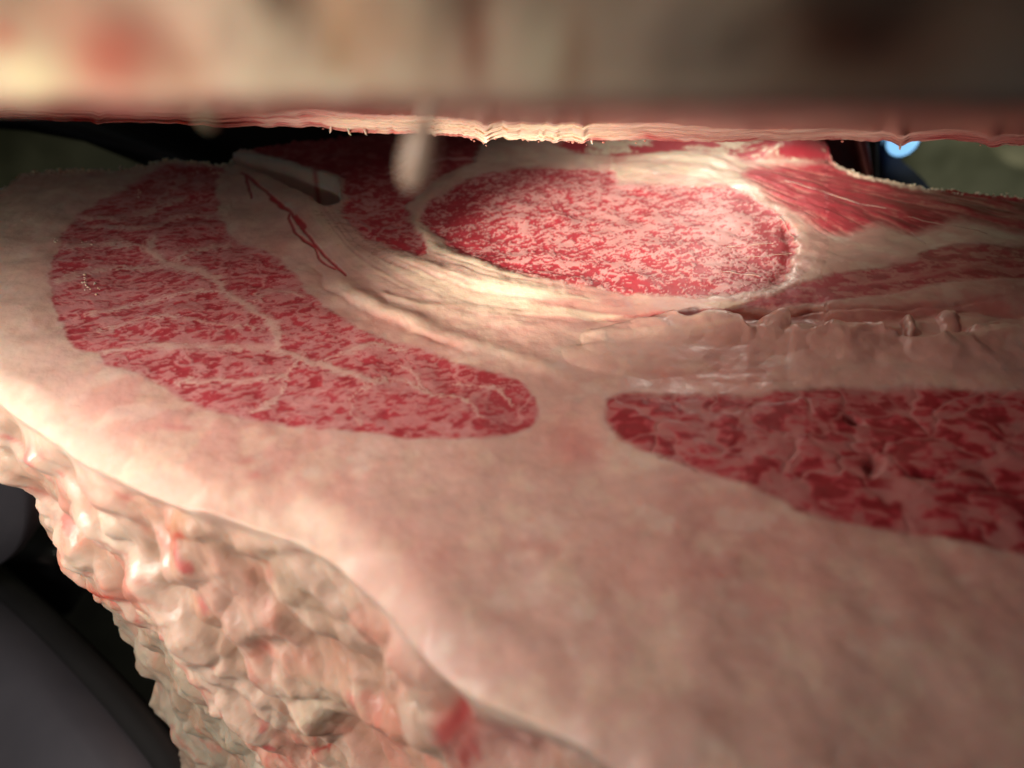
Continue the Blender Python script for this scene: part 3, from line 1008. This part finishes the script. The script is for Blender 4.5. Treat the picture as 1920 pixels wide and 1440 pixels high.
# ================================================================ UPPER PIECE
NU = 1200
uu2 = np.concatenate([np.linspace(-3200, -260, 120), np.linspace(-250, 2400, NU - 120)])
bk = np.array([(-3200, 215), (0, 220), (200, 228), (400, 236), (590, 238), (640, 245), (720, 250), (760, 250), (830, 254), (900, 258), (1000, 262), (1060, 262), (1200, 262), (1400, 266), (1500, 262), (1580, 261), (1700, 267), (1790, 261), (1850, 270), (1920, 272), (2500, 285)], float)
vb = np.interp(uu2, bk[:, 0], bk[:, 1])
amp = 1 + 2.2 * np.exp(-((uu2 - 860) / 260) ** 2)
vb = vb + (fbm(uu2 / 8, uu2 * 0 + 1, 3, 171, .65) - .5) * 2.2 * amp * ss(560, 640, uu2) + (vn(uu2 / 30, uu2 * 0, 172) - .5) * 3
for cx, a, s_c in [(1688, 9, 12), (1655, -3, 8), (910, 8, 7), (1090, 6, 8), (1040, 5, 9), (185, 4, 8), (1860, 6, 14)]:
    vb = vb + a * np.exp(-((uu2 - cx) / s_c) ** 2)
YF, YB = .55, 2.0
fx_, fy_, fz_ = depth_pt(uu2, 199 + 0 * uu2 + (fbm(uu2 / 120, uu2 * 0, 3, 173) - .5) * 14, YF)
bx_, by_, bz_ = depth_pt(uu2, vb, YB)
NTu = 110
tb = (1 - (1 - np.linspace(0, 1, NTu)) ** 1.0)[:, None]
# denser towards the back edge
tb = 1 - (1 - tb) ** 1.6
mx_, my_, mz_ = depth_pt(uu2, vb - 22 - 12 * ss(250, 600, uu2) * ss(1500, 1200, uu2), 1.96)
k1 = np.clip(tb / .72, 0, 1)
k2 = np.clip((tb - .72) / .28, 0, 1)
UX = (fx_ * (1 - k1) + mx_ * k1) * (1 - k2) + bx_ * k2
UY = (fy_ * (1 - k1) + my_ * k1) * (1 - k2) + by_ * k2
UZ = (fz_ * (1 - k1) + mz_ * k1) * (1 - k2) + bz_ * k2
PU_ = np.broadcast_to(uu2[None, :], UX.shape)
ru = fbm(UX * 5, UY * 5, 4, 181) - .5
fl = fbm(UX * 16 + UY * 3, UY * 8, 4, 182)
UZ = UZ + ru * .03 * np.sin(np.pi * k1) * (k2 <= 0) + (fl - .5) * .010 * ss(0, .1, tb)
strk = fbm(PU_ / 230, tb * 26 + PU_ / 300, 4, 185)
UY = UY + (strk - .5) * .035 * ss(.6, .75, tb)
PU2, PV2 = proj(UX, UY, UZ)
uc = np.broadcast_to(np.array([.66, .42, .36]), UX.shape + (3,)).copy()
leftm = ss(1000, 500, PU2)
uc = mix(uc, RED * 1.15, ss(.46, .62, strk + (fl - .5) * .3) * (.2 + .45 * leftm))
uc = mix(uc, np.array([.66, .24, .22]), leftm * ss(.40, .55, fl) * .4)
creamb = ss(560, 660, PU2) * ss(1300, 1000, PU2) * ss(.70, .78, tb + (strk - .5) * .12)
uc = mix(uc, CREAM * 1.08, creamb * (.65 + .35 * ss(.4, .55, strk)))
uc = mix(uc, RED * 1.1, ss(.93, .98, tb + (fl - .5) * .1) * .65 * ss(.35, .6, vn(PU2 / 40, PU2 * 0, 184)))
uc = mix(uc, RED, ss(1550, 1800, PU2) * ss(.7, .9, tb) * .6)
# front outer face
NFr = 90
zf = np.linspace(0, 1, NFr)[::-1][:, None] ** 1.0 * 1.1
FX = fx_[None, :] * (1 + 0 * zf)
FZ = fz_[None, :] + zf
FY = fy_[None, :] + 0 * zf
a1 = fbm(FX * 3.4 + FZ, FZ * 3.4, 3, 191)
a2 = fbm(FX * 7 - FZ * 3, FZ * 7 + FX * 2, 3, 192)
FY = FY - .04 * ss(0, .15, zf) - ((a1 - .5) * .12 + (a2 - .5) * .05) * ss(0, .08, zf)
fc_ = np.broadcast_to(np.array([.62, .48, .37]), FX.shape + (3,)).copy()
fc_ = mix(fc_, CREAM, ss(.5, .66, a2) * .7)
fc_ = mix(fc_, np.array([.42, .20, .11]), ss(.52, .36, a1) * .6)
QU, QV = proj(FX, FY, FZ)
for cx, cy, rx, ry, cc, a in [(215, 110, 110, 90, (.62, .14, .10), .85), (10, 70, 30, 25, (.7, .04, .03), .95), (90, 20, 90, 50, (.75, .40, .28), .6), (60, 150, 80, 60, (.85, .74, .48), .9), (350, 140, 50, 60, (.66, .36, .24), .5), (880, 60, 26, 130, (.25, .07, .04), .85), (640, 80, 22, 100, (.4, .22, .10), .6), (1060, 110, 24, 100, (.3, .12, .05), .6), (1000, 90, 40, 90, (.62, .56, .42), .6), (1600, 60, 130, 70, (.25, .05, .02), .75), (1300, 60, 140, 80, (.4, .32, .28), .4), (650, 170, 26, 24, (.78, .74, .6), .8), (760, 125, 40, 30, (.72, .64, .52), .6), (500, 50, 50, 40, (.72, .6, .45), .6)]:  # flesh tints; the bright cream left and dark brown right paint light and shade
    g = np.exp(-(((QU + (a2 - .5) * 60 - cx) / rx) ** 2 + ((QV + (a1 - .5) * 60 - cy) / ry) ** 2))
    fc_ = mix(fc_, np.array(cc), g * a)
upper = empty('beef_quarter', (0, .55 * H, .86 * H))
tag(upper, 'upper block of beef, blurred across the top, its torn edge over the gap', 'beef')
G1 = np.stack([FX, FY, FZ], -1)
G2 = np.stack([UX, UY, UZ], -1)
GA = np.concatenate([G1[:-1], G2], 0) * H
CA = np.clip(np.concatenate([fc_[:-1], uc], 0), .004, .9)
NA = grid_normals(GA)
if NA[20, 300, 1] > 0:
    NA = -NA
qa = grid_quads(GA.shape[0], NU)
pa = GA.reshape(-1, 3)
qq = qa[5 * NU + 300]
if np.cross(pa[qq[1]] - pa[qq[0]], pa[qq[3]] - pa[qq[0]])[1] > 0:
    qa = qa[:, ::-1]
rowi = np.repeat(np.arange(GA.shape[0] - 1), NU - 1)
wA = np.full(len(pa), .3)
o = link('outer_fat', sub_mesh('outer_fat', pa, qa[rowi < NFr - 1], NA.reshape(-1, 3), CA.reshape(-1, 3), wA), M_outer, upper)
o['label'] = 'out of focus outer fat, cream and pink at the left and brown in shade at the right'
o = link('cut_face', sub_mesh('cut_face', pa, qa[rowi >= NFr - 1], NA.reshape(-1, 3), CA.reshape(-1, 3), wA), M_flesh, upper)
o['label'] = 'underside strip of red lean and bright cream fat with a torn edge'
# back wall and top that close the block
bw = []
for i, (zz, yy) in enumerate([(0, 0), (.03, .035), (.10, .06), (.25, .08), (.6, .12), (1.1, .1)]):
    bw.append(np.stack([bx_, by_ + yy + (fbm(bx_ * 9, bx_ * 0 + i, 3, 195) - .5) * .04 * (i > 0), G2[-1, :, 2] + zz], -1))
bw.append(np.stack([fx_, fy_, fz_ + 1.1], -1))
bw = np.array(bw) * H
o = link('back_face', quad_mesh('back_face', bw.reshape(-1, 3), grid_quads(len(bw), NU), np.broadcast_to(FATP, (len(bw) * NU, 3)), None, np.full(len(bw) * NU, .3)), M_flesh, upper)

# frayed bits hanging from the torn back edge
cp = []
for _ in range(26):
    u = random.choice([random.uniform(590, 1150), random.gauss(910, 12), random.gauss(1080, 25), random.uniform(560, 1900)])
    j = int(np.interp(u, uu2, np.arange(NU)))
    s = G2[-1, j] * H
    cp.append((s[0], s[1] + random.uniform(-.02, .01) * H, s[2] - random.uniform(-.002, .004) * H, random.uniform(.0015, .004) * H))
crumbs('fat_crumb', cp, M_flesh, upper, (.5, .2, .16))
for u, dx, ln in [(622, -5, 8), (655, 4, 6), (688, 2, 5), (1690, 3, 8), (1110, 3, 7)]:
    j = int(np.interp(u, uu2, np.arange(NU)))
    s = G2[-1, j] * H
    e = s + np.array([dx, 0, -ln]) / F_PX * 1.9 * H
    tube('fat_fibre', [s + np.array([0, 0, .002]), (s + e) / 2, e], [.004 * H, .003 * H, .001 * H], M_fat, upper, 6, (.75, .55, .45))


def strand(pts, Yd, radii, colr, label):
    P_ = []
    for (a, b) in smooth_pts(pts, 5):
        x, y, z = depth_pt(np.float64(a), np.float64(b), Yd)
        P_.append((x * H, y * H, z * H))
    R_ = np.interp(np.linspace(0, 1, len(P_)), np.linspace(0, 1, len(radii)), radii) * H
    o = tube('fat_strand', P_, R_, M_outer, upper, 14, colr, .25)
    o['label'] = label
    return o


strand([(830, 150), (812, 190), (800, 222), (796, 240), (790, 262), (784, 300), (776, 335), (772, 352)], .66, [.012, .008, .006, .010, .015, .0165, .014, .006], (.36, .28, .23), 'long blurred strand of fat dangling into the gap')
strand([(380, 150), (384, 190), (388, 212), (392, 228), (394, 238)], .62, [.018, .012, .008, .005, .002], (.26, .24, .18), 'short blurred drop of fat near the left end')

# ================================================================ BACKGROUND
def grid_obj(name, fn, nu, nv, mat, parent=None, smooth=True):
    a = np.linspace(0, 1, nu)[None, :] + np.zeros((nv, 1))
    b = np.linspace(0, 1, nv)[:, None] + np.zeros((1, nu))
    P_ = np.stack(fn(a, b), -1) * H
    me = quad_mesh(name, P_.reshape(-1, 3), grid_quads(nv, nu))
    return link(name, me, mat, parent)


M_wall = plain_material('mottled_olive_wall', (.030, .036, .012), (.32, .32, .22), 5, .7, bump=.3, detail=3)
o = grid_obj('wall', lambda a, b: (-8 + 16 * a, 5.6 + .05 * np.sin(a * 40) + 0 * b, -5 + 9 * b), 60, 30, M_wall)
tag(o, kind='structure')
M_floor = plain_material('dark_floor', (.012, .012, .012), (.03, .03, .028), 12, .5)
o = grid_obj('floor', lambda a, b: (-8 + 16 * a, -4 + 9.7 * b, -4.6 + 0 * a), 8, 8, M_floor)
tag(o, kind='structure')

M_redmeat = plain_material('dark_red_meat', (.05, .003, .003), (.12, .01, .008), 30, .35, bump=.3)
M_pink = plain_material('pink_membrane', (.3, .07, .07), (.4, .14, .12), 30, .4)


def slab(name, px, Yd, thick, mat, parent=None, nseg=1):
    """closed prism from an outline in photo pixels standing at depth Yd"""
    n = len(px)
    f_, b_ = [], []
    for (a, b) in px:
        x, y, z = depth_pt(np.float64(a), np.float64(b), Yd)
        f_.append((x * H, y * H, z * H))
        b_.append((x * H, (y + thick) * H, z * H))
    c = np.mean(np.array(f_), 0)
    fr = [tuple(c + (np.array(q) - c) * .9 + np.array([0, -thick * .15 * H, 0])) for q in f_]
    vs = fr + f_ + b_
    fs = [tuple(range(n))]
    for k_ in (0, 1):
        for i in range(n):
            j = (i + 1) % n
            fs.append((k_ * n + i, k_ * n + j, (k_ + 1) * n + j, (k_ + 1) * n + i)[::-1])
    fs.append(tuple(reversed(range(2 * n, 3 * n))))
    me = bpy.data.meshes.new(name)
    me.from_pydata(vs, [], fs)
    me.polygons.foreach_set('use_smooth', np.ones(len(fs), bool))
    return link(name, me, mat, parent)


x, y, z = depth_pt(1590., 300., 3.9)
hm = empty('hanging_beef', (x * H, y * H, z * H))
tag(hm, 'dark red piece of beef hanging in shade left of the blue lamp', 'beef')
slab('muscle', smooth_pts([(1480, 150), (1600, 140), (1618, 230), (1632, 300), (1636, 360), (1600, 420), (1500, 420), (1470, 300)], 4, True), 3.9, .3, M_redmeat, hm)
tube('membrane', [np.array(depth_pt(np.float64(a), np.float64(b), 3.84)) * H for a, b in smooth_pts([(1598, 230), (1607, 262), (1614, 290), (1624, 330)], 4)], [.012 * H] * 13, M_pink, hm, 8)

M_steel = plain_material('dull_steel', (.04, .042, .045), (.06, .06, .065), 30, .4, .6)
rail = tube('steel_post', [np.array(depth_pt(np.float64(a), np.float64(b), 4.3)) * H for a, b in [(1637, 120), (1638, 260), (1640, 340), (1642, 420)]], [.02 * H] * 4, M_steel, None, 12)
tag(rail, 'thin dull steel post between the dark red beef and the blue lamp', 'post')

M_navy = plain_material('navy_plastic', (.001, .003, .008), (.004, .012, .035), 14, .5)
M_lens = plain_material('lamp_lens', (.3, .6, .8), None, 5, .3, emit=((.28, .62, 1.0), 1.1))
x, y, z = depth_pt(1692., 262., 4.6)
lp = empty('work_lamp', (x * H, y * H, z * H))
tag(lp, 'navy work lamp with a round pale blue lens glowing through the right of the gap', 'lamp')
ctr = np.array([x, y, z]) * H
lens_r = 31 / F_PX * 4.0 * H * 1.1


def disc(name, c, r, th, mat, parent, y0=0.0):
    vs, fs = [], []
    n = 40
    prof = [(0, -th), (r * .7, -th * .9), (r, -th * .3), (r, th)]
    for i in range(n):
        t = 2 * math.pi * i / n
        for (rr_, yy) in prof:
            vs.append((c[0] + rr_ * math.cos(t), c[1] + yy + y0, c[2] + rr_ * math.sin(t)))
    m_ = len(prof)
    for i in range(n):
        j = (i + 1) % n
        for k_ in range(m_ - 1):
            fs.append((i * m_ + k_, j * m_ + k_, j * m_ + k_ + 1, i * m_ + k_ + 1))
    me = bpy.data.meshes.new(name)
    me.from_pydata(vs, [], fs)
    me.polygons.foreach_set('use_smooth', np.ones(len(fs), bool))
    return link(name, me, mat, parent)


disc('lens', ctr, lens_r, .05 * H, M_lens, lp)
tube('rim', [ctr + np.array([math.cos(t), .0, math.sin(t)]) * lens_r * 1.08 for t in np.linspace(0, 2 * math.pi, 33)], [lens_r * .10] * 33, M_navy, lp, 8, cap=False)
slab('housing', smooth_pts([(1648, 150), (1672, 170), (1668, 262), (1690, 300), (1712, 318), (1738, 345), (1752, 380), (1740, 440), (1640, 440), (1642, 300)], 4, True), 4.75, .3, M_navy, lp)

# dark shapes seen past the left: hood edge and sheet in the gap at the far left
M_hood = plain_material('dark_grey_rubber', (.012, .012, .014), (.022, .022, .024), 10, .45, coat=.2)
M_black = plain_material('black_rubber', (.004, .003, .002), (.010, .006, .004), 12, .5)
o = slab('rubber_curtain', smooth_pts([(120, 120), (700, 120), (720, 420), (430, 420), (300, 330), (190, 262), (110, 225)], 4, True), 4.6, .25, M_black)
tag(o, 'black rubber curtain in the dark gap behind the left end of the blocks', 'curtain')
o = slab('steel_beam', [(-120, 190), (-120, 228), (40, 240), (160, 262), (300, 318), (430, 400), (470, 400), (330, 292), (180, 235), (40, 200)], 4.3, .15, M_hood)
tag(o, 'grey beam sloping down to the right in the dark gap at the far left', 'beam')

# the dark tubs under the left side
M_tub = plain_material('dark_grey_plastic', (.055, .055, .066), (.085, .085, .098), 6, .38, coat=.15)


def tub(name, px_path, Yd, rad, depth, mat, label, cat):
    root = empty(name, tuple(np.array(depth_pt(np.float64(px_path[0][0]), np.float64(px_path[0][1]), Yd)) * H))
    return root


def ptz(u_, v_, z_):
    a, b = plane_pt(np.float64(u_), np.float64(v_), z_)
    return np.array([a, b, z_]) * H


# large tub whose rim crosses the bottom left corner
rimp = smooth_pts([(-420, 900), (-200, 990), (-60, 1055), (60, 1150), (170, 1260), (260, 1360), (330, 1450), (420, 1600), (480, 1800)], 6)
rim3 = np.array([ptz(a, b, -2.2) for a, b in rimp])
cx_, cy_ = ptz(-200, 1700, -2.2)[:2]
tubr = empty('plastic_tub', (cx_, cy_, -3.2 * H))
tag(tubr, 'dark grey plastic tub with a rounded rim standing below the left side of the beef', 'tub')
tube('rim', rim3, [.085 * H] * len(rim3), plain_material('black_plastic_rim', (.012, .012, .012), (.018, .018, .018), 8, .4), tubr, 16)
lid = []
for t in np.linspace(0, 1, 30):
    c0 = np.array([cx_, cy_, -2.2 * H])
    pr = rim3 * (1 - t) + c0 * t
    pr = pr.copy()
    pr[:, 2] = -2.2 * H + .10 * H * math.sin(min(t * 3, 1) * math.pi / 2) + .05 * H * math.sin(t * 9)
    lid.append(pr)
lid = np.array(lid)
o = link('lid', quad_mesh('lid', lid.reshape(-1, 3), grid_quads(*lid.shape[:2])), M_tub, tubr)
seam = [ptz(a, b, -2.06) for a, b in smooth_pts([(80, 1310), (130, 1338), (170, 1375), (205, 1430), (225, 1490)], 5)]

outer = []
for t in np.linspace(0, 1, 12):
    pr = rim3.copy()
    pr[:, 2] -= t * 2.3 * H
    outer.append(pr)
outer = np.array(outer)
link('side_wall', quad_mesh('side_wall', outer.reshape(-1, 3), grid_quads(*outer.shape[:2])), M_tub, tubr)

# rounded grey roll seen at the very left
hoodp = []
hs = smooth_pts([(-260, 700), (-120, 800), (-30, 880), (20, 960), (10, 1040), (-60, 1085), (-200, 1100)], 6)
o = slab('rubber_bumper', smooth_pts([(-300, 700), (-60, 690), (40, 760), (68, 880), (70, 960), (50, 1020), (0, 1058), (-80, 1075), (-300, 1080)], 5, True), 2.35, .5, M_tub)
tag(o, 'rounded dark grey bumper at the left edge, just beyond the corner of the beef', 'bumper')
o = slab('rubber_mat', smooth_pts([(-300, 1000), (60, 1040), (120, 1090), (130, 1130), (90, 1160), (-300, 1180)], 4, True), 2.9, .3, M_hood)
tag(o, 'dark rubber mat hanging behind the grey bumper in shade', 'mat')
